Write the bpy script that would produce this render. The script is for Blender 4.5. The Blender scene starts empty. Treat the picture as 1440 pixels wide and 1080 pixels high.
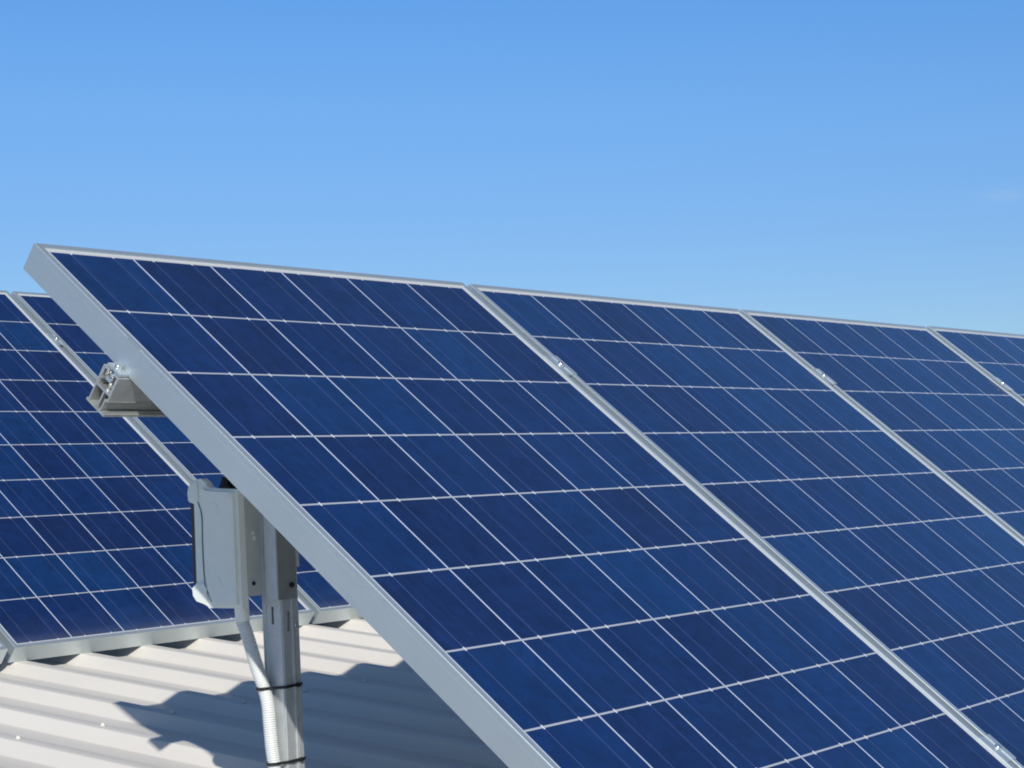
import bpy, bmesh, math, random
from mathutils import Vector, Matrix

SC = bpy.context.scene
COL = SC.collection
ZO = 4.0                                   # height of the eye above the yard
# ------------------------------------------------------------------ camera, sky, sun, exposure
RIGHT = Vector((0.5317121, -0.8461116, -0.0371125))
DOWN = Vector((-0.0337181, 0.0226372, -0.9991750))
FWD = Vector((0.8462537, 0.5325248, -0.0164929))
cam = bpy.data.objects.new('camera', bpy.data.cameras.new('camera'))
COL.objects.link(cam)
cm = Matrix.Identity(4)
for i in range(3):
    cm[i][0] = RIGHT[i]; cm[i][1] = -DOWN[i]; cm[i][2] = -FWD[i]
cm[2][3] = ZO
cam.matrix_world = cm
cam.data.sensor_width = 36.0
cam.data.lens = 2672.42 / 1440 * 36.0
cam.data.shift_x = -(1034.35 - 720) / 1440
cam.data.shift_y = (696.49 - 540) / 1440
cam.data.clip_start = 0.05
cam.data.clip_end = 5000
SC.camera = cam

SUN = Vector((-0.5835, -0.5985, 0.5490)).normalized()
elev = math.asin(SUN.z)
azim = math.atan2(SUN.x, SUN.y)
w = bpy.data.worlds.new("World"); SC.world = w; w.use_nodes = True
nt = w.node_tree
bg = nt.nodes['Background']
sky = nt.nodes.new('ShaderNodeTexSky')
sky.sky_type = 'NISHITA'; sky.sun_disc = False
sky.sun_elevation = elev; sky.sun_rotation = azim
sky.altitude = 0; sky.air_density = 1.0; sky.dust_density = 0.0; sky.ozone_density = 3.0
# the clear, deep blue air of that day: colour of the sky by height above the horizon
sepz = nt.nodes.new('ShaderNodeSeparateXYZ')
tcw = nt.nodes.new('ShaderNodeTexCoord')
nt.links.new(tcw.outputs['Generated'], sepz.inputs[0])
rmp = nt.nodes.new('ShaderNodeValToRGB')
stops = [(0.0, (0.49, 0.61, 0.85)), (0.085, (0.505, 0.665, 0.92)), (0.119, (0.52, 0.70, 0.965)), (0.187, (0.56, 0.82, 1.11)),
         (0.25, (0.51, 0.865, 1.22)), (0.5, (0.80, 0.95, 1.10)), (0.9, (1.0, 1.0, 1.0))]
while len(rmp.color_ramp.elements) < len(stops): rmp.color_ramp.elements.new(0.5)
for e_, (p_, c_) in zip(rmp.color_ramp.elements, stops):
    e_.position = p_; e_.color = (*c_, 1)
nt.links.new(sepz.outputs[2], rmp.inputs[0])
tint = nt.nodes.new('ShaderNodeVectorMath'); tint.operation = 'MULTIPLY'
nt.links.new(sky.outputs[0], tint.inputs[0]); nt.links.new(rmp.outputs[0], tint.inputs[1])
def wmath(op, a, b):
    m_ = nt.nodes.new('ShaderNodeMath'); m_.operation = op
    for i_, v_ in enumerate((a, b)):
        if v_ is None: continue
        if isinstance(v_, (int, float)): m_.inputs[i_].default_value = v_
        else: nt.links.new(v_, m_.inputs[i_])
    return m_.outputs[0]
# one thin wisp of cloud low in the east
az_ = wmath('ARCTAN2', sepz.outputs[0], sepz.outputs[1])
du_ = wmath('DIVIDE', wmath('SUBTRACT', az_, 1.154), 0.012)
dv_ = wmath('DIVIDE', wmath('SUBTRACT', sepz.outputs[2], 0.133), 0.0032)
rr_ = wmath('ADD', wmath('MULTIPLY', du_, du_), wmath('MULTIPLY', dv_, dv_))
fall = wmath('EXPONENT', wmath('MULTIPLY', rr_, -1.0), None)
nz_ = nt.nodes.new('ShaderNodeTexNoise'); nz_.inputs['Scale'].default_value = 160; nz_.inputs['Detail'].default_value = 4
nt.links.new(tcw.outputs['Generated'], nz_.inputs['Vector'])
wisp = wmath('MULTIPLY', wmath('MULTIPLY', fall, nz_.outputs['Fac']), 0.16)
mx_ = nt.nodes.new('ShaderNodeMix'); mx_.data_type = 'RGBA'
nt.links.new(wisp, mx_.inputs[0]); nt.links.new(tint.outputs[0], mx_.inputs[6]); mx_.inputs[7].default_value = (7.5, 7.8, 8.4, 1)
nt.links.new(mx_.outputs[2], bg.inputs[0])
bg.inputs[1].default_value = 0.10

sd = bpy.data.lights.new('sun', 'SUN'); sd.energy = 4.15; sd.angle = math.radians(0.53)
sd.color = (1.0, 0.955, 0.88)
so = bpy.data.objects.new('sun', sd); COL.objects.link(so)
so.rotation_euler = SUN.to_track_quat('Z', 'Y').to_euler()
so.location = (0, 0, ZO + 10)
SC.cycles.filter_width = 1.9
SC.view_settings.view_transform = 'Standard'
SC.view_settings.look = 'None'
SC.view_settings.exposure = 0.0
SC.view_settings.gamma = 1.0

# ------------------------------------------------------------------ node helpers
class N:
    def __init__(self, name):
        self.m = bpy.data.materials.new(name); self.m.use_nodes = True
        self.t = self.m.node_tree
        self.b = self.t.nodes['Principled BSDF']
    def node(self, typ, **kw):
        n = self.t.nodes.new(typ)
        for k, v in kw.items(): setattr(n, k, v)
        return n
    def link(self, a, b): self.t.links.new(a, b)
    def math(self, op, a, b=None, c=None):
        n = self.node('ShaderNodeMath', operation=op)
        for i, v in enumerate((a, b, c)):
            if v is None: continue
            if isinstance(v, (int, float)): n.inputs[i].default_value = v
            else: self.link(v, n.inputs[i])
        return n.outputs[0]
    def mix(self, fac, a, b):
        n = self.node('ShaderNodeMix', data_type='RGBA')
        for s, v in ((n.inputs[0], fac), (n.inputs[6], a), (n.inputs[7], b)):
            if isinstance(v, tuple): s.default_value = (*v, 1) if len(v) == 3 else v
            elif isinstance(v, (int, float)): s.default_value = v
            else: self.link(v, s)
        return n.outputs[2]
    def objco(self):
        return self.node('ShaderNodeTexCoord').outputs['Object']
    def noise(self, vec, scale, detail=4, rough=0.55, scl=None):
        if scl:
            mp = self.node('ShaderNodeMapping'); mp.inputs['Scale'].default_value = scl
            self.link(vec, mp.inputs[0]); vec = mp.outputs[0]
        n = self.node('ShaderNodeTexNoise')
        n.inputs['Scale'].default_value = scale; n.inputs['Detail'].default_value = detail
        n.inputs['Roughness'].default_value = rough
        self.link(vec, n.inputs['Vector'])
        return n.outputs['Fac']
    def ramp(self, fac, stops):
        n = self.node('ShaderNodeValToRGB')
        cr = n.color_ramp
        while len(cr.elements) < len(stops): cr.elements.new(0.5)
        for e, (p, c) in zip(cr.elements, stops):
            e.position = p; e.color = (*c, 1) if len(c) == 3 else c
        self.link(fac, n.inputs[0]); return n.outputs[0]
    def bump(self, h, strength, dist):
        n = self.node('ShaderNodeBump'); n.inputs['Strength'].default_value = strength
        n.inputs['Distance'].default_value = dist
        self.link(h, n.inputs['Height']); self.link(n.outputs[0], self.b.inputs['Normal'])
        return n
    def set(self, **kw):
        for k, v in kw.items():
            k = k.replace('_', ' ')
            s = self.b.inputs[k]
            if hasattr(v, 'is_output') or hasattr(v, 'links'): self.link(v, s)
            elif isinstance(v, tuple): s.default_value = (*v, 1)
            else: s.default_value = v
        return self

def plain(name, col, rough=0.5, metal=0.0, var=0.12, nscale=30, bump=0.0, scl=None):
    n = N(name); co = n.objco()
    f = n.noise(co, nscale, 5, 0.6, scl)
    lo = tuple(c * (1 - var) for c in col); hi = tuple(min(1, c * (1 + var)) for c in col)
    n.set(Base_Color=n.ramp(f, [(0.3, lo), (0.7, hi)]), Metallic=metal)
    r = n.ramp(f, [(0.3, (rough * 0.85,) * 3), (0.7, (min(1, rough * 1.15),) * 3)])
    n.set(Roughness=r)
    if bump: n.bump(f, bump, 0.001)
    return n.m

M = {}
# anodised aluminium of the panel frames
n = N('anodised_aluminium'); co = n.objco()
f1 = n.noise(co, 2.2, 6, 0.65); f2 = n.noise(co, 260, 2, 0.5)
smudge = n.noise(co, 9.0, 5, 0.7, (1.0, 0.25, 1.0))
base = n.mix(f1, (0.49, 0.555, 0.585), (0.66, 0.725, 0.745))
base = n.mix(n.ramp(smudge, [(0.55, (0,) * 3), (0.72, (0.35,) * 3)]), base, (0.46, 0.49, 0.52))
n.set(Base_Color=base, Metallic=0.76, Roughness=n.ramp(f2, [(0.2, (0.40,) * 3), (0.8, (0.52,) * 3)]))
n.bump(f2, 0.08, 0.0004)
M['frame'] = n.m
M['mill_alu'] = plain('mill_aluminium', (0.62, 0.63, 0.62), 0.36, 0.75, 0.10, 60, 0.1)
M['steel'] = plain('zinc_bolt', (0.85, 0.86, 0.85), 0.22, 0.9, 0.05, 200)
M['rail'] = plain('dull_rail_aluminium', (0.46, 0.47, 0.445), 0.42, 0.5, 0.12, 50, 0.1)
M['zinc_shade'] = plain('shade_dark_zinc', (0.27, 0.29, 0.28), 0.55, 0.3, 0.15, 30, 0.1)  # zinc darkened to stand in for the shade under the panels
# galvanised steel
n = N('galvanised_steel'); co = n.objco()
vo = n.node('ShaderNodeTexVoronoi'); vo.inputs['Scale'].default_value = 90
n.link(co, vo.inputs['Vector'])
f = n.noise(co, 14, 5, 0.6, (1, 1, 0.2))
base = n.mix(n.math('MULTIPLY', vo.outputs['Color'], 0.35), n.mix(f, (0.52, 0.55, 0.56), (0.66, 0.69, 0.69)), (0.78, 0.80, 0.80))
n.set(Base_Color=base, Metallic=0.6, Roughness=n.ramp(f, [(0.3, (0.36,) * 3), (0.7, (0.55,) * 3)]))
M['galv'] = n.m
M['box_grey'] = plain('grey_plastic', (0.80, 0.835, 0.775), 0.42, 0, 0.05, 12, 0.05)
M['box_dark'] = plain('dark_gasket', (0.055, 0.045, 0.05), 0.6, 0, 0.2, 30)
M['seam'] = plain('crease_shade_dark', (0.16, 0.18, 0.18), 0.6, 0, 0.1, 30)  # dark tone for the shaded crease drawn on the box cover
M['box_back'] = plain('grey_enclosure', (0.50, 0.52, 0.48), 0.5, 0, 0.06, 20, 0.05)
M['conduit'] = plain('conduit_plastic', (0.66, 0.68, 0.66), 0.38, 0, 0.05, 25)
M['black'] = plain('black_nylon', (0.012, 0.012, 0.013), 0.45, 0, 0.2, 60)
M['backsheet'] = plain('white_backsheet', (0.72, 0.73, 0.73), 0.55, 0, 0.03, 8)

# glass over silicon cells, pattern laid out in the panel's own metres
MX0, MY0 = 0.014, 0.014                     # cell matrix corner inside the panel
P = 0.158
n = N('cells_under_glass'); tc = n.node('ShaderNodeTexCoord')
sx = n.node('ShaderNodeSeparateXYZ'); n.link(tc.outputs['Object'], sx.inputs[0])
u = n.math('DIVIDE', n.math('SUBTRACT', sx.outputs[0], MX0), P)
v = n.math('DIVIDE', n.math('SUBTRACT', sx.outputs[1], MY0), P)
fu = n.math('FRACT', u); fv = n.math('FRACT', v)
iu = n.math('FLOOR', u); iv = n.math('FLOOR', v)
du = n.math('ABSOLUTE', n.math('SUBTRACT', fu, 0.5)); dv = n.math('ABSOLUTE', n.math('SUBTRACT', fv, 0.5))
gap = n.math('MAXIMUM', n.math('GREATER_THAN', du, 0.4903), n.math('GREATER_THAN', dv, 0.4890))
out = n.math('MAXIMUM', n.math('MAXIMUM', n.math('LESS_THAN', u, 0.0), n.math('GREATER_THAN', u, 6.0)),
             n.math('MAXIMUM', n.math('LESS_THAN', v, 0.0), n.math('GREATER_THAN', v, 10.0)))
white = n.math('MAXIMUM', gap, out)
inside = n.math('SUBTRACT', 1.0, out)
bd = n.math('ABSOLUTE', n.math('SUBTRACT', du, 0.25))
bus = n.math('MULTIPLY', n.math('LESS_THAN', bd, 0.0062), inside)
tick = n.math('MULTIPLY', n.math('LESS_THAN', bd, 0.0100), n.math('MULTIPLY', n.math('GREATER_THAN', dv, 0.4755), inside))
# per cell shade
oi = n.node('ShaderNodeObjectInfo')
cx = n.node('ShaderNodeCombineXYZ'); n.link(iu, cx.inputs[0]); n.link(iv, cx.inputs[1])
n.link(n.math('MULTIPLY', oi.outputs['Random'], 97.0), cx.inputs[2])
wn = n.node('ShaderNodeTexWhiteNoise'); wn.noise_dimensions = '3D'; n.link(cx.outputs[0], wn.inputs['Vector'])
cell = n.ramp(wn.outputs['Value'], [(0.0, (0.0040, 0.0165, 0.082)), (0.35, (0.0032, 0.0200, 0.096)),
                                    (0.7, (0.0028, 0.0245, 0.111)), (1.0, (0.0028, 0.0310, 0.124))])
# crystal grain, finer variation inside each cell
vor = n.node('ShaderNodeTexVoronoi'); vor.inputs['Scale'].default_value = 55
add = n.node('ShaderNodeVectorMath', operation='ADD'); n.link(tc.outputs['Object'], add.inputs[0])
mul = n.node('ShaderNodeVectorMath', operation='SCALE'); n.link(wn.outputs['Color'], mul.inputs[0]); mul.inputs['Scale'].default_value = 5
n.link(mul.outputs[0], add.inputs[1]); n.link(add.outputs[0], vor.inputs['Vector'])
g = n.node('ShaderNodeSeparateColor'); n.link(vor.outputs['Color'], g.inputs[0])
cloud = n.noise(add.outputs[0], 9, 3, 0.6)
gf = n.math('ADD', n.math('MULTIPLY', g.outputs[0], 0.30), n.math('MULTIPLY', cloud, 0.7))
cell2 = n.node('ShaderNodeVectorMath', operation='SCALE'); n.link(cell, cell2.inputs[0])
n.link(n.math('ADD', 0.46, n.math('MULTIPLY', gf, 0.84)), cell2.inputs['Scale'])
c = n.mix(bus, cell2.outputs[0], (0.045, 0.065, 0.17))
wht = n.mix(n.math('GREATER_THAN', dv, 0.4890), (0.50, 0.56, 0.68), (0.40, 0.42, 0.47))
wht = n.mix(out, wht, (0.56, 0.565, 0.55))
c = n.mix(white, c, wht)
streak = n.noise(tc.outputs['Object'], 60, 3, 0.6, (1.0, 0.035, 1.0))
c = n.mix(n.ramp(streak, [(0.52, (0,) * 3), (0.80, (0.04,) * 3)]), c, (0.10, 0.18, 0.36))
film = n.math('MULTIPLY', n.ramp(n.noise(tc.outputs['Object'], 2.2, 7, 0.72), [(0.42, (0,) * 3), (0.80, (1,) * 3)]), 0.016)
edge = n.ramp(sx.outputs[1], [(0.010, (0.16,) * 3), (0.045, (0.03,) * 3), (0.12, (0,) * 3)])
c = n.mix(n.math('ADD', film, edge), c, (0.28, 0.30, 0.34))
c = n.mix(tick, c, (0.66, 0.67, 0.70))
dirt = n.noise(tc.outputs['Object'], 4, 6, 0.7)
n.set(Base_Color=c, Roughness=0.5, Specular_IOR_Level=0.1, Coat_Weight=1.0, Coat_IOR=1.44,
      Coat_Roughness=n.ramp(dirt, [(0.3, (0.10,) * 3), (0.75, (0.24,) * 3)]))
M['cells'] = n.m

# painted corrugated steel
n = N('cream_painted_steel'); co = n.objco()
f1 = n.noise(co, 0.9, 5, 0.6); f2 = n.noise(co, 5, 6, 0.65, (1.0, 0.16, 1)); f3 = n.noise(co, 90, 3, 0.6)
a = n.mix(n.ramp(f2, [(0.35, (0,) * 3), (0.75, (1,) * 3)]), (0.675, 0.642, 0.580), (0.60, 0.568, 0.515))
a = n.mix(n.ramp(f1, [(0.4, (0,) * 3), (0.8, (0.5,) * 3)]), a, (0.63, 0.60, 0.565))
sp = n.ramp(f3, [(0.0, (0,) * 3), (0.70, (0,) * 3), (0.80, (0.25,) * 3)])
a = n.mix(sp, a, (0.42, 0.39, 0.34))
n.set(Base_Color=a, Roughness=n.ramp(f2, [(0.3, (0.42,) * 3), (0.8, (0.6,) * 3)]), Specular_IOR_Level=0.4)
n.bump(n.noise(co, 3.5, 3, 0.5, (1, 0.3, 1)), 0.25, 0.004)
M['roof'] = n.m
M['wall'] = plain('rendered_wall', (0.48, 0.45, 0.40), 0.85, 0, 0.1, 4, 0.2)
M['glass'] = plain('dark_window', (0.03, 0.04, 0.05), 0.08, 0, 0.1, 2)
n = N('dry_ground'); co = n.objco()
f1 = n.noise(co, 0.05, 8, 0.6); f2 = n.noise(co, 3, 6, 0.7)
a = n.mix(n.ramp(f1, [(0.4, (0,) * 3), (0.6, (1,) * 3)]), (0.10, 0.115, 0.055), (0.20, 0.17, 0.11))
a = n.mix(n.math('MULTIPLY', f2, 0.4), a, (0.09, 0.08, 0.06))
n.set(Base_Color=a, Roughness=0.95)
M['ground'] = n.m

# ------------------------------------------------------------------ mesh helpers
def quad_box(bm, x0, x1, y0, y1, z0, z1, mi=0):
    vs = [bm.verts.new((x, y, z)) for z in (z0, z1) for y in (y0, y1) for x in (x0, x1)]
    for f in ((0, 2, 3, 1), (4, 5, 7, 6), (0, 1, 5, 4), (2, 6, 7, 3), (0, 4, 6, 2), (1, 3, 7, 5)):
        fa = bm.faces.new([vs[i] for i in f]); fa.material_index = mi
    return vs

def bevel_all(bm, w, seg=2):
    es = [e for e in bm.edges if e.is_manifold and e.calc_face_angle(0) > 0.5]
    bmesh.ops.bevel(bm, geom=es, offset=w, segments=seg, profile=0.6, affect='EDGES')

def sweep_profile(bm, prof, axis_pts, frame):
    """prof: list of 2-D points (closed); axis_pts: list of 3-D points; frame(i)->(ex, ey)"""
    rings = []
    for i, p in enumerate(axis_pts):
        ex, ey = frame(i)
        rings.append([bm.verts.new(Vector(p) + ex * a + ey * b) for a, b in prof])
    k = len(prof)
    for i in range(len(rings) - 1):
        for j in range(k):
            bm.faces.new((rings[i][j], rings[i][(j + 1) % k], rings[i + 1][(j + 1) % k], rings[i + 1][j]))
    return rings

def tube(bm, pts, rad, seg=16, caps=True):
    pts = [Vector(p) for p in pts]
    rad = rad if isinstance(rad, (list, tuple)) else [rad] * len(pts)
    ref = Vector((0.3, 0.9, 0.2)).normalized(); rings = []
    for i, p in enumerate(pts):
        d = (pts[min(i + 1, len(pts) - 1)] - pts[max(i - 1, 0)]).normalized()
        ex = (ref - d * ref.dot(d)).normalized(); ey = d.cross(ex); ref = ex
        rings.append([bm.verts.new(p + (ex * math.cos(2 * math.pi * k / seg) + ey * math.sin(2 * math.pi * k / seg)) * rad[i]) for k in range(seg)])
    for a, b in zip(rings, rings[1:]):
        for k in range(seg):
            f = bm.faces.new((a[k], a[(k + 1) % seg], b[(k + 1) % seg], b[k])); f.smooth = True
    if caps:
        bm.faces.new(rings[0][::-1]); bm.faces.new(rings[-1])

def cyl(bm, p, axis, r, h, seg=16):
    axis = Vector(axis).normalized()
    tube(bm, [Vector(p), Vector(p) + axis * h], r, seg)
    for f in bm.faces:
        if len(f.verts) > 4: f.smooth = False

def catmull(pts, step):
    pts = [Vector(p) for p in pts]; out = []
    ext = [pts[0] * 2 - pts[1]] + pts + [pts[-1] * 2 - pts[-2]]
    for i in range(1, len(ext) - 2):
        p0, p1, p2, p3 = ext[i - 1:i + 3]
        k = max(2, int((p2 - p1).length / step))
        for j in range(k):
            t = j / k
            out.append(0.5 * ((2 * p1) + (p2 - p0) * t + (2 * p0 - 5 * p1 + 4 * p2 - p3) * t * t + (-p0 + 3 * p1 - 3 * p2 + p3) * t ** 3))
    out.append(pts[-1]); return out

def obj(name, bm, mats, parent=None, loc=None, recalc=True):
    if recalc: bmesh.ops.recalc_face_normals(bm, faces=bm.faces)
    me = bpy.data.meshes.new(name); bm.to_mesh(me); bm.free()
    for m in (mats if isinstance(mats, (list, tuple)) else [mats]): me.materials.append(m)
    o = bpy.data.objects.new(name, me); COL.objects.link(o)
    if parent: o.parent = parent
    if loc: o.location = loc
    return o

def tag(o, label, cat, group=None, kind=None):
    if label: o['label'] = label
    if cat: o['category'] = cat
    if group: o['group'] = group
    if kind: o['kind'] = kind
    return o

def thing(name, label, cat, loc=(0, 0, 0), rot=(0, 0, 0), group=None):
    o = bpy.data.objects.new(name, None); COL.objects.link(o)
    o.empty_display_size = 0.1
    o.location = loc; o.rotation_euler = rot
    return tag(o, label, cat, group)

def copy_tree(o, parent=None):
    c = o.copy(); COL.objects.link(c); c.parent = parent
    for ch in list(o.children): copy_tree(ch, c)
    return c

# ------------------------------------------------------------------ geometry of the two rows
TILT = math.radians(38.095)
T1 = Vector((1.874006, 2.377809, ZO + 0.357572))     # top-left cell corner of the first panel, front row
T2 = Vector((2.880965, 5.071969, ZO + 0.614606))     # same, back row
VD = Vector((0, -math.cos(TILT), -math.sin(TILT)))   # down the glass
NN = Vector((0, -math.sin(TILT), math.cos(TILT)))    # out of the glass
PITCH = 0.999
PW, PH, FD = 0.980, 1.613, 0.046                     # panel width, height, frame depth
U0, VB = -0.014, 1.594                               # outer left edge and outer bottom edge in (u, v)
ROOF_A = math.radians(5.5)
C0 = T2 + VD * VB - NN * FD                          # the crests touch the back row's lower edge

def crest_z(y): return C0.z + math.tan(ROOF_A) * (y - C0.y)

# ------------------------------------------------------------------ ground and building
bm = bmesh.new()
R = 2500; k = 24
vs = [[bm.verts.new((-R + 2 * R * i / k, -R + 2 * R * j / k, 0)) for i in range(k + 1)] for j in range(k + 1)]
for j in range(k):
    for i in range(k): bm.faces.new((vs[j][i], vs[j][i + 1], vs[j + 1][i + 1], vs[j + 1][i]))
g = obj('ground', bm, M['ground']); g['kind'] = 'structure'

RX0, RX1, RY0, RY1 = -3.0, 9.0, -1.2, 7.0
bd = thing('building', 'low building under a cream corrugated steel roof that carries the solar panels', 'building', (0, 0, 0))
PR = 0.1885; CR = 2.902; HR = 0.0255
def roof_profile():
    pts = []
    k0 = math.floor((RX0 - CR) / PR); k1 = math.ceil((RX1 - CR) / PR)
    for k in range(k0, k1 + 1):
        c = CR + k * PR
        base = [(-0.0440, -HR), (-0.0412, -HR + 0.0004), (-0.0395, -HR + 0.0018), (-0.0182, -0.0020), (-0.0168, -0.0005), (-0.0145, 0),
                (0.0145, 0), (0.0168, -0.0005), (0.0182, -0.0020), (0.0415, -HR + 0.0018), (0.0432, -HR + 0.0004), (0.0460, -HR)]
        pts += [(c + a, b) for a, b in base]
    return pts
prof = roof_profile()
bm = bmesh.new()
ys = [RY0, 0.3, 1.5, 2.6, 3.4, 4.4, 5.6, RY1]
rows = [[bm.verts.new((x, y, crest_z(y) + z)) for x, z in prof] for y in ys]
for a, b in zip(rows, rows[1:]):
    for i in range(len(prof) - 1):
        f = bm.faces.new((a[i], a[i + 1], b[i + 1], b[i])); f.smooth = True
rf = obj('roof', bm, M['roof'], bd, recalc=False)
sol = rf.modifiers.new('thickness', 'SOLIDIFY'); sol.thickness = 0.0012; sol.offset = -1
# roofing screws on the crests
bm0 = bmesh.new()
tube(bm0, [(0, 0, 0.0005), (0, 0, 0.0020), (0, 0, 0.0030), (0, 0, 0.0031), (0, 0, 0.0075), (0, 0, 0.0088)], [0.0085, 0.0085, 0.0072, 0.0050, 0.0050, 0.0040], 12)
M['screw'] = plain('screw_paint', (0.66, 0.645, 0.60), 0.5, 0.0, 0.05, 90)
s0 = None
for y in (3.105, 4.30):
    for k in range(-5, 10):
        x = CR + k * PR + random.Random(k * 7 + int(y)).uniform(-0.006, 0.006)
        yy = y + random.Random(k * 3 + int(y)).uniform(-0.008, 0.008)
        if y > 4 and (k < -4): continue
        if s0 is None:
            s0 = obj('screw', bm0, M['screw'], rf); s = s0
        else:
            s = s0.copy(); COL.objects.link(s); s.parent = rf
        s.scale = (0.8, 0.8, 0.8); s.location = (x, yy, crest_z(yy) + 0.0003); s.rotation_euler = (ROOF_A, 0, 0)
# walls under the eaves
bm = bmesh.new()
zt = crest_z(RY0) - 0.25
quad_box(bm, RX0 + 0.3, RX1 - 0.3, RY0 + 0.35, RY1 + 5.0, 0.0, zt)
obj('wall', bm, M['wall'], bd)
bm = bmesh.new()
for a, b in zip((0,), (0,)):
    z0, z1 = crest_z(RY0) - 0.28, crest_z(RY0) - 0.035
    quad_box(bm, RX0 + 0.02, RX1 - 0.02, RY0 - 0.10, RY0 + 0.02, z0 + 0.10, z1)
obj('gutter', bm, M['wall'], bd)
bm = bmesh.new()                                     # far slope and ridge
zr = crest_z(RY1)
for x in range(0, 60):
    xa = RX0 + x * 0.2; quad_box(bm, xa, xa + 0.2, RY1 + 0.01, RY1 + 0.02, zr - 0.05 - 0.0005 * (x % 2), zr - 0.03)
rv = [bm.verts.new(p) for p in ((RX0, RY1, zr + 0.012), (RX1, RY1, zr + 0.012), (RX1, RY1 + 5.5, zr - 0.52), (RX0, RY1 + 5.5, zr - 0.52),
                                (RX0, RY1 - 0.12, zr + 0.004), (RX1, RY1 - 0.12, zr + 0.004))]
bm.faces.new(rv[:4]); bm.faces.new((rv[4], rv[5], rv[1], rv[0]))
obj('ridge', bm, M['roof'], bd)

# ------------------------------------------------------------------ solar panel
def make_panel():
    t = thing('solar_module', 'x', 'solar panel')
    # frame: extruded C section mitred round the rectangle; local z=0 is the top of the lip
    lip = 0.0105
    pr = [(0.0008, 0.0), (lip - 0.0006, 0.0), (lip, -0.0006), (lip, -0.0018), (0.0022, -0.0018), (0.0022, -FD + 0.0018),
          (0.026, -FD + 0.0018), (0.026, -FD), (0.0, -FD), (0.0, -0.0112), (0.00015, -0.0108), (0.00015, -0.0100), (0.0, -0.0096), (0.0, -0.0008)]
    bm = bmesh.new()
    corners = [((0, 0), (1, 1)), ((PW, 0), (-1, 1)), ((PW, PH), (-1, -1)), ((0, PH), (1, -1))]
    rings = [[bm.verts.new((cx_ + a * sx_, cy_ + a * sy_, b)) for a, b in pr] for (cx_, cy_), (sx_, sy_) in corners]
    for i in range(4):
        A, B = rings[i], rings[(i + 1) % 4]
        for j in range(len(pr)):
            bm.faces.new((A[j], A[(j + 1) % len(pr)], B[(j + 1) % len(pr)], B[j]))
    obj('frame', bm, M['frame'], t)
    bm = bmesh.new()
    quad_box(bm, 0.0024, PW - 0.0024, 0.0024, PH - 0.0024, -0.0062, -0.0020)
    for f in bm.faces: f.material_index = 0 if f.normal.z > 0.5 or f.calc_center_median().z > -0.0021 else 1
    obj('glass_laminate', bm, [M['cells'], M['backsheet']], t)
    # junction box under the glass and its two leads
    bm = bmesh.new(); quad_box(bm, PW / 2 - 0.05, PW / 2 + 0.05, PH - 0.22, PH - 0.12, -0.028, -0.0064); bevel_all(bm, 0.004)
    jb = obj('junction_box', bm, M['black'], t)
    return t

R_X = (TILT, 0, 0)
proto = make_panel()
front_labels = ['front row solar panel at its open left end with bare side frame',
                'front row solar panel second from the open end, between the first and second clamped seams',
                'front row solar panel third from the open end, beyond the long seam crossing mid picture',
                'front row solar panel at right border of the photo, only its left part showing']
back_labels = ['back row solar panel cut by left border, only its lower right corner showing',
               'back row solar panel showing largest, left of the grey isolator box, on the cream roof',
               'back row solar panel mostly hidden behind the front row, right of the back seam',
               'hidden back row solar panel next to the half hidden one, behind the front row',
               'hidden back row solar panel farthest right behind the front row']
panels = []
def place_panel(o, base, i, label, group):
    # outer bottom-left corner of the lip plane
    p = base + Vector((i * PITCH + U0, 0, 0)) + VD * VB
    r = random.Random(int(i * 13 + base.y * 10))
    o.location = p + NN * r.uniform(-0.0009, 0.0003) + VD * r.uniform(-0.0012, 0.0012)
    o.rotation_euler = (TILT + math.radians(r.uniform(-0.03, 0.03)), math.radians(r.uniform(-0.05, 0.05)), 0)
    o['label'] = label; o['group'] = group; o['category'] = 'solar panel'
for i in range(4):
    o = proto if i == 0 else copy_tree(proto)
    place_panel(o, T1, i, front_labels[i], 'solar panels of the front row')
for i in range(-1, 4):
    o = copy_tree(proto)
    place_panel(o, T2, i, back_labels[i + 1], 'solar panels of the back row')

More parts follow.
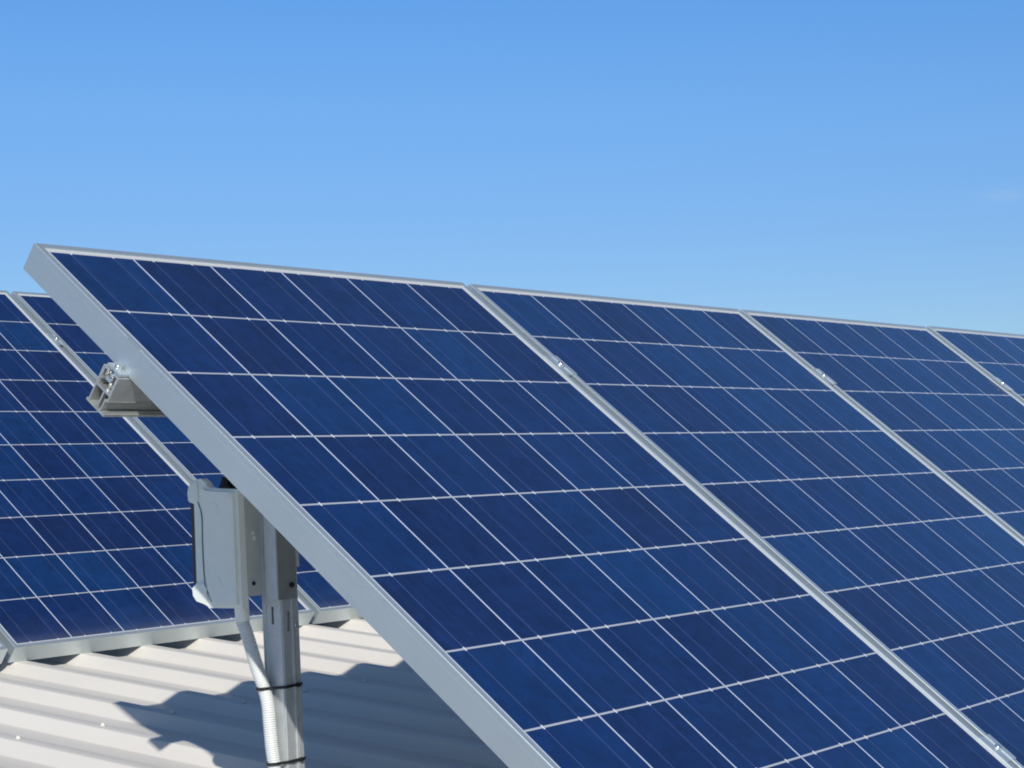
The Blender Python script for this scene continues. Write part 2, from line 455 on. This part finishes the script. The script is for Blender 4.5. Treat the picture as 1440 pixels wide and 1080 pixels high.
# ------------------------------------------------------------------ mounting rails (strut channel) under the front row
def make_rail(length):
    t = thing('mounting_rail', 'x', 'rail')
    W, H = 0.038, 0.064
    # section in (v, n): open slot on top, grooves in the sides, hollow chambers at the end
    bm = bmesh.new()
    wv = 0.0028
    def bar(v0, v1, n0, n1): quad_box(bm, 0, length, v0, v1, n0, n1)
    # local: x along, y up-slope, z out.  y 0..W, z -H..0
    bar(0, wv, -H + 0.021, -0.0); bar(wv + 0.003, wv + 0.0055, -H + wv, -H + 0.021); bar(0, wv + 0.0055, -H + 0.0211, -H + 0.0235); bar(0, wv, -H, -H + 0.006)
    bar(W - wv, W, -H, -0.0)
    bar(wv, W - wv, -H, -H + wv)
    obj('channel', bm, M['rail'], t)
    bm = bmesh.new()
    def bar(v0, v1, n0, n1): quad_box(bm, 0.0004, length - 0.001, v0, v1, n0, n1)
    bar(wv + 0.0001, W - wv - 0.0001, -H * 0.52, -H * 0.52 + 0.0034); bar(wv + 0.0001, wv + 0.0022, -H * 0.52 + 0.0036, -0.003); bar(W - wv - 0.0022, W - wv - 0.0001, -H * 0.52 + 0.0036, -0.003)
    bar(0.0145, 0.0175, -H + 0.0030, -H * 0.52 - 0.0002)
    bar(wv, 0.0125, -0.0028, -0.0002); bar(W - 0.0125, W - wv, -0.0028, -0.0002)
    bar(0.0098, 0.0122, -0.011, -0.0030); bar(W - 0.0122, W - 0.0098, -0.011, -0.0030)
    bar(wv, 0.009, -H * 0.30, -H * 0.30 + 0.002); bar(W - 0.009, W - wv, -H * 0.30, -H * 0.30 + 0.002)
    obj('web', bm, M['mill_alu'], t)
    bm = bmesh.new()
    def bar(v0, v1, n0, n1): quad_box(bm, 0, length, v0, v1, n0, n1)
    # outer ribs: a ledge near the bottom of each side
    bar(-0.0035, -0.0003, -H, -H + 0.0040); bar(-0.0012, -0.0003, -H + 0.0225, -H + 0.0245)
    bar(W + 0.0003, W + 0.0035, -H, -H + 0.0040)
    obj('side_rib', bm, M['rail'], t)
    return t
RL = 4.07
rail = make_rail(RL)
def place_rail(o, vv, label):
    o.location = T1 + Vector((-0.034, 0, 0)) + VD * (vv + 0.019) - NN * (FD + 0.0008)
    o.rotation_euler = R_X; o['label'] = label; o['group'] = 'rails under the front row'
place_rail(rail, 0.251, 'upper aluminium rail whose cut end sticks out from under the front row')
r2 = copy_tree(rail); place_rail(r2, 1.352, 'lower aluminium rail beneath the front row near the roof')
back_rail = copy_tree(rail); place_rail(back_rail, 1.352, 'lower rail in the dark gap beneath the back row'); back_rail.location += T2 - T1 + Vector((-0.9, 0, 0)); back_rail['group'] = 'rails under the back row'
back_rail = copy_tree(rail); place_rail(back_rail, 0.251, 'upper rail hidden beneath the back row'); back_rail.location += T2 - T1 + Vector((-0.9, 0, 0)); back_rail['group'] = 'rails under the back row'
# bolt and slot nut in the exposed rail end
bm = bmesh.new()
cyl(bm, (0.010, 0.019, -0.030), (0, 0, 1), 0.0035, 0.036, 10)
cyl(bm, (0.010, 0.019, -0.010), (0, 0, 1), 0.0075, 0.0065, 6)
quad_box(bm, 0.001, 0.021, 0.0128, 0.0252, -0.0165, -0.0110)
obj('slot_bolt', bm, M['steel'], rail)

# ------------------------------------------------------------------ clamps
def make_mid_clamp():
    t = thing('panel_clamp', 'x', 'clamp')
    bm = bmesh.new()
    # hat section: two wings resting on the lips and a channel sunk in the gap
    L = 0.060
    quad_box(bm, -0.0195, -0.0088, -L / 2, L / 2, 0.0004, 0.0032)
    quad_box(bm, 0.0088, 0.0195, -L / 2, L / 2, 0.0004, 0.0032)
    quad_box(bm, -0.0088, -0.0062, -L / 2, L / 2, -0.018, 0.0032)
    quad_box(bm, 0.0062, 0.0088, -L / 2, L / 2, -0.018, 0.0032)
    quad_box(bm, -0.0062, 0.0062, -L / 2, L / 2, -0.0018, 0.0009)
    obj('plate', bm, M['frame'], t)
    bm = bmesh.new()
    cyl(bm, (0, 0, 0.0010), (0, 0, 1), 0.0066, 0.0058, 16)
    cyl(bm, (0, 0, -0.040), (0, 0, 1), 0.0038, 0.040, 10)
    bevel_all(bm, 0.0006, 1)
    obj('bolt', bm, M['steel'], t)
    return t
clamp = make_mid_clamp()
cl = [(T1, 0.9755, 0.262, 'upper clamp on the first seam of the front row'),
      (T1, 0.9755 + PITCH, 0.265, 'upper clamp on the second seam of the front row'),
      (T1, 0.9755 + 2 * PITCH, 0.268, 'upper clamp on the last seam of the front row, at the right border'),
      (T1, 0.9755, 1.362, 'lower clamp on the first seam of the front row, in the lower right corner'),
      (T2, 0.9755, 0.250, 'small clamp with a bright bolt on the seam of the back row')]
for q, (b, uu, vv, lab) in enumerate(cl):
    o = clamp if q == 0 else copy_tree(clamp)
    o.location = b + Vector((uu, 0, 0)) + VD * vv; o.rotation_euler = R_X
    o['label'] = lab; o['group'] = 'clamps holding the solar panels'
# end clamp beside the bare side frame
t = thing('end_clamp', 'small aluminium end clamp gripping the bare side frame above the rail end', 'clamp',
          T1 + Vector((U0, 0, 0)) + VD * 0.250, R_X)
bm = bmesh.new()
quad_box(bm, -0.0009, -0.0002, -0.016, 0.016, -FD, 0.0003)
quad_box(bm, -0.0014, 0.0060, -0.016, 0.016, 0.0004, 0.0022)
quad_box(bm, -0.0165, -0.0015, -0.016, 0.016, -FD, -FD + 0.0035)
obj('bracket', bm, M['frame'], t)
bm = bmesh.new(); cyl(bm, (-0.0105, 0, -FD + 0.0036), (0, 0, 1), 0.0052, 0.0065, 6)
obj('bolt', bm, M['steel'], t)

# ------------------------------------------------------------------ post with slotted channel walls
def slotted_wall(bm, a0, a1, z0, z1, slots, put):
    """strips of a wall between a0..a1 with rectangular holes (lo, hi, zlo, zhi); put(a0,a1,z0,z1)"""
    if not slots: put(a0, a1, z0, z1); return
    lo, hi = slots[0][0], slots[0][1]
    put(a0, lo, z0, z1); put(hi, a1, z0, z1)
    z = z1
    for _, _, sl, sh in sorted(slots, key=lambda s: -s[3]):
        put(lo, hi, sh, z); z = sl
    put(lo, hi, z0, z)
PX0, PX1, PY0, PY1 = 2.172, 2.2085, 2.2295, 2.2705
ZB = crest_z(2.25) - 0.012; ZT = ZO + 0.105
post = thing('support_post', 'galvanised steel channel post holding up the open end of the front row', 'post', ((PX0 + PX1) / 2, (PY0 + PY1) / 2, ZB))
def rel(p): return Vector(p) - post.location
ox, oy, oz = post.location
W3 = 0.0025
bm = bmesh.new()
zs = [(ZO - 0.222 - 0.05 * i * 2) for i in range(8)]
sl_x = [(PY0 + 0.0175, PY0 + 0.0225, z - 0.014, z + 0.014) for z in [ZO - 0.215 - 0.6 * i for i in range(1)]]
slotted_wall(bm, PY0, PY1, ZB, ZT, sl_x, lambda a, b, c, d: quad_box(bm, PX0 - ox, PX0 + W3 - ox, a - oy, b - oy, c - oz, d - oz))
sl_y = [(PX0 + 0.0115, PX0 + 0.0185, z - 0.016, z + 0.016) for z in [ZO - 0.225, ZO - 0.525]]
slotted_wall(bm, PX0 + W3, PX1 - W3, ZB, ZT, sl_y, lambda a, b, c, d: quad_box(bm, a - ox, b - ox, PY0 + 0.0004 - oy, PY0 + W3 - oy, c - oz, d - oz))
quad_box(bm, PX1 - W3 - ox, PX1 - ox, PY0 - oy, PY1 - oy, 0, ZT - oz)
quad_box(bm, PX0 + W3 - ox, PX1 - W3 - ox, PY1 - W3 - 0.0004 - oy, PY1 - 0.0004 - oy, 0, ZT - oz)
quad_box(bm, PX0 + W3 + 0.003 - ox, PX0 + W3 + 0.0045 - ox, PY0 + 0.006 - oy, PY1 - 0.006 - oy, 0.001, ZT - oz - 0.001)  # inner plates added behind the slots so the holes look less black
quad_box(bm, PX0 + 0.008 - ox, PX1 - 0.006 - ox, PY0 + W3 + 0.0022 - oy, PY0 + W3 + 0.0034 - oy, 0.002, ZT - oz - 0.002)
obj('channel', bm, M['galv'], post)
bm = bmesh.new()
# rolled ribs along the faces of the channel
for a, b in ((PY0 + 0.0002, PY0 + 0.0075), (PY1 - 0.0075, PY1 - 0.0002)):
    quad_box(bm, PX0 - 0.0016 - ox, PX0 - 0.0001 - ox, a - oy, b - oy, 0.001, ZT - oz - 0.001)
for a, b in ((PX0 + 0.0006, PX0 + 0.0070), (PX1 - 0.0095, PX1 - 0.0010), (PX0 + 0.0225, PX0 + 0.0245)):
    quad_box(bm, a - ox, b - ox, PY0 - 0.0016 - oy, PY0 + 0.0003 - oy, 0.001, ZT - oz - 0.001)
bevel_all(bm, 0.0007, 1)
obj('rib', bm, M['galv'], post)
bm = bmesh.new()
quad_box(bm, -0.060, 0.060, -0.045, 0.045, -0.004, 0.001); bevel_all(bm, 0.001, 1)
obj('base_plate', bm, M['galv'], post)
bm = bmesh.new()
cyl(bm, (PX0 + 0.030 - ox, PY0 - 0.0002 - oy, ZO - 0.232 - oz), (0, -1, 0), 0.0045, 0.003, 6)
obj('bolt', bm, M['steel'], post)

# bracket sleeve between post and rail
t = thing('post_bracket', 'plain steel bracket sleeve round the top of the post under the rail', 'bracket', (2.162, 2.2262, ZO - 0.189))
bm = bmesh.new()
H = 0.189 + 0.112
quad_box(bm, 0, 0.0030, 0, 0.0243, 0, H)
quad_box(bm, 0.0470, 0.0500, 0, 0.048, 0.05, H)
quad_box(bm, 0.0425, 0.0500, -0.0002, 0.0026, 0.05, H)
quad_box(bm, 0.0030, 0.0100, 0.0205, 0.0243, 0, H)
obj('plate', bm, M['galv'], t)
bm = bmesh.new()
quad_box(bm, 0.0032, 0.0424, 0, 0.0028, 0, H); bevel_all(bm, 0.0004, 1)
obj('side_plate', bm, M['zinc_shade'], t)  # shade on this face is put into the plate's colour
bm = bmesh.new()
for zz in (0.022,): cyl(bm, (0.030, -0.0002, zz), (0, -1, 0), 0.0045, 0.0035, 6)
obj('screw', bm, M['black'], t)

# ------------------------------------------------------------------ isolator box
bx = thing('isolator_box', 'pale grey plastic isolator box mounted on the post beside the bare frame', 'isolator box', (2.172, 2.325, ZO - 0.200))
# local: x towards post is +, cover faces -x; y from -0.055 to +0.055; z 0..0.207
bm = bmesh.new(); quad_box(bm, -0.030, -0.0006, -0.0545, 0.046, 0.018, 0.186); bevel_all(bm, 0.004, 2)
body = obj('body', bm, M['box_back'], bx)
def box_plate(bm, outline, x0, x1):
    a = [bm.verts.new((x0, y, z)) for y, z in outline]; b = [bm.verts.new((x1, y, z)) for y, z in outline]
    bm.faces.new(a); bm.faces.new(b[::-1])
    for i in range(len(a)): bm.faces.new((a[i], b[i], b[(i + 1) % len(a)], a[(i + 1) % len(a)]))
# cover outline in (y, z): +y is the left side in the picture
ol = [(-0.055, 0.0), (0.020, 0.0), (0.030, 0.006), (0.046, 0.010), (0.054, 0.020), (0.0555, 0.033), (0.047, 0.040),
      (0.0455, 0.168), (0.0565, 0.171), (0.0575, 0.188), (0.053, 0.201), (0.040, 0.207), (0.027, 0.208), (0.019, 0.203), (0.012, 0.194), (0.004, 0.192), (-0.055, 0.189)]
bm = bmesh.new(); box_plate(bm, ol, -0.031, -0.044); bevel_all(bm, 0.0022, 2)
cov = obj('cover', bm, M['box_grey'], bx)
# moulded rise on the cover with a curved left border
il = [(-0.049, 0.006), (0.004, 0.006), (0.012, 0.020), (0.018, 0.042), (0.020, 0.075), (0.020, 0.125), (0.016, 0.150), (0.024, 0.172),
      (0.026, 0.186), (0.020, 0.192), (0.010, 0.188), (-0.049, 0.184)]
bm = bmesh.new(); box_plate(bm, il, -0.0435, -0.0500); bevel_all(bm, 0.0016, 2)
obj('raised_panel', bm, M['box_grey'], cov)
for lob in ([(0.022, 0.004), (0.030, 0.007), (0.046, 0.011), (0.0535, 0.020), (0.0545, 0.032), (0.047, 0.038), (0.028, 0.040), (0.0225, 0.030)],
            [(0.033, 0.172), (0.047, 0.170), (0.0555, 0.173), (0.0565, 0.187), (0.0525, 0.198), (0.034, 0.203)]):
    bm = bmesh.new(); box_plate(bm, lob, -0.0435, -0.0470); bevel_all(bm, 0.0016, 3)
    obj('corner_boss', bm, M['box_grey'], cov)
bm = bmesh.new()
tube(bm, catmull([(-0.0442, 0.0385, 0.176), (-0.0444, 0.0320, 0.162), (-0.0446, 0.0280, 0.146), (-0.0446, 0.0290, 0.100), (-0.0446, 0.0280, 0.050), (-0.0444, 0.0240, 0.030), (-0.0442, 0.0135, 0.010)], 0.006), 0.0011, 8)
obj('crease_shade', bm, M['seam'], cov)  # thin dark tube stands in for the shaded crease beside the rise
for yy, zz in ((-0.006, 0.158), (-0.006, 0.040)):
    bm = bmesh.new(); cyl(bm, (-0.0500, yy, zz), (-1, 0, 0), 0.0105, 0.0009, 24)
    obj('knockout', bm, M['box_grey'], cov)
bm = bmesh.new(); quad_box(bm, -0.0435, -0.030, 0.0460, 0.0545, 0.040, 0.168); bevel_all(bm, 0.0015, 1)
obj('gasket', bm, M['box_dark'], bx)
for yy, zz in ((-0.041, 0.026), (-0.041, 0.176)):
    bm = bmesh.new(); cyl(bm, (-0.0495 if yy < 0 else -0.0515, yy, zz), (-1, 0, 0), 0.0062, 0.0014, 16)
    quad_box(bm, (-0.0516 if yy < 0 else -0.0536), (-0.0509 if yy < 0 else -0.0529), yy - 0.0042, yy + 0.0042, zz - 0.0007, zz + 0.0007)
    obj('screw', bm, M['box_grey'], cov)
for zz, xx in ((0.038, -0.018), (0.110, -0.014), (0.118, -0.016)):
    bm = bmesh.new(); cyl(bm, (xx, -0.0543, zz), (0, -1, 0), 0.0034, 0.0018, 12)
    obj('screw', bm, M['black'] if zz < 0.1 else M['box_grey'], body)
bm = bmesh.new()
quad_box(bm, -0.0004, 0.0024, -0.054, 0.040, 0.030, 0.180)
obj('mounting_plate', bm, M['galv'], bx)
bm = bmesh.new(); tube(bm, [(-0.018, -0.002, 0.183), (-0.018, -0.002, 0.196), (-0.018, -0.002, 0.197), (-0.017, -0.004, 0.209)], [0.0115, 0.0115, 0.0095, 0.0090], 16)
obj('cable_entry', bm, M['black'], bx)
# gland under the box
bm = bmesh.new()
tube(bm, [(-0.022, -0.0300, 0.020), (-0.022, -0.0300, -0.004), (-0.0215, -0.0305, -0.020), (-0.021, -0.0315, -0.024)], [0.0115, 0.0115, 0.0115, 0.0105], 20)
obj('gland', bm, M['box_grey'], bx)

# ------------------------------------------------------------------ flexible conduit
pth = catmull([(2.150, 2.2950, ZO - 0.212), (2.1505, 2.2940, ZO - 0.226), (2.1530, 2.2895, ZO - 0.242), (2.1555, 2.2835, ZO - 0.265), (2.157, 2.2735, ZO - 0.297), (2.1585, 2.2620, ZO - 0.328),
               (2.1585, 2.2540, ZO - 0.355), (2.1585, 2.2515, ZO - 0.390), (2.1585, 2.249, ZO - 0.424), (2.1585, 2.2450, ZO - 0.455), (2.1585, 2.243, ZO - 0.50), (2.1580, 2.243, crest_z(2.243) + 0.004)], 0.0009)
rad = [0.0104 + 0.0008 * math.sin(i * math.pi / 2) for i in range(len(pth))]
bm = bmesh.new(); tube(bm, pth, rad, 20)
cd = obj('conduit', bm, M['conduit'], None)
tag(cd, 'white ribbed flexible conduit curving from the isolator box down along the post', 'conduit')

# ------------------------------------------------------------------ cable ties round post and conduit
def tie(z, dz, label):
    # loop around the hull of conduit circle and post rectangle
    cxx, cyy, r = 2.1585, (2.2605 if z > ZO - 0.4 else 2.2450), 0.0118
    pts2 = []
    for k in range(9):
        a = math.pi / 2 + k * math.pi / 8
        pts2.append((cxx + r * math.cos(a), cyy + r * math.sin(a)))
    pts2 += [(PX0, PY0 - 0.0024), (PX0 + 0.012, PY0 - 0.0026), (PX1 - 0.004, PY0 - 0.0026), (PX1 + 0.0012, PY0 - 0.0005), (PX1 + 0.0012, PY1), (PX1 - 0.003, PY1 + 0.0014), (PX0 + 0.004, PY1 + 0.0014)]
    bm = bmesh.new()
    hh = 0.0024
    cen = Vector((PX0, (PY0 + PY1) / 2, 0)); rings = []
    for x, y in pts2:
        p = Vector((x, y, 0)); d = (p - cen).normalized()
        zz = z + dz * ((x - cxx) / 0.05) + 0.25 * dz * ((PY1 - y) / 0.04)
        rings.append([bm.verts.new((x + d.x * o, y + d.y * o, zz + h)) for o, h in ((0, -hh), (0.0014, -hh), (0.0014, hh), (0, hh))])
    for i in range(len(rings)):
        A, B = rings[i], rings[(i + 1) % len(rings)]
        for j in range(4): bm.faces.new((A[j], A[(j + 1) % 4], B[(j + 1) % 4], B[j]))
    x, y = pts2[0]
    o = thing('cable_tie', label, 'cable tie', (PX0, PY0, z), group='cable ties round the post')
    for v_ in bm.verts: v_.co -= Vector((PX0, PY0, z))
    obj('strap', bm, M['black'], o)
    bm = bmesh.new(); quad_box(bm, PX1 - 0.013 - PX0, PX1 - 0.007 - PX0, -0.0072, -0.0030, -0.0032 + dz, 0.0032 + dz); bevel_all(bm, 0.0008, 1)
    obj('head', bm, M['black'], o)
tie(ZO - 0.3300, 0.0020, 'upper black cable tie strapping the conduit to the post')
tie(ZO - 0.4495, 0.0015, 'lower black cable tie strapping the conduit to the post, at the bottom border')

# ------------------------------------------------------------------ black cable from box to the panel above
pc = catmull([(2.155, 2.322, ZO - 0.012), (2.156, 2.318, ZO + 0.006), (2.162, 2.300, ZO + 0.030), (2.19, 2.285, ZO + 0.034), (2.24, 2.27, ZO + 0.06), (2.30, 2.25, ZO + 0.10), (2.34, 2.22, ZO + 0.128)], 0.006)
bm = bmesh.new(); tube(bm, pc, 0.0050, 10)
pc2 = [p + Vector((0.004, -0.010, 0.002)) for p in pc]
tube(bm, pc2, 0.0045, 10)
cb = obj('solar_cable', bm, M['black']); tag(cb, 'short dark cable pair entering the top of the isolator box', 'cable')
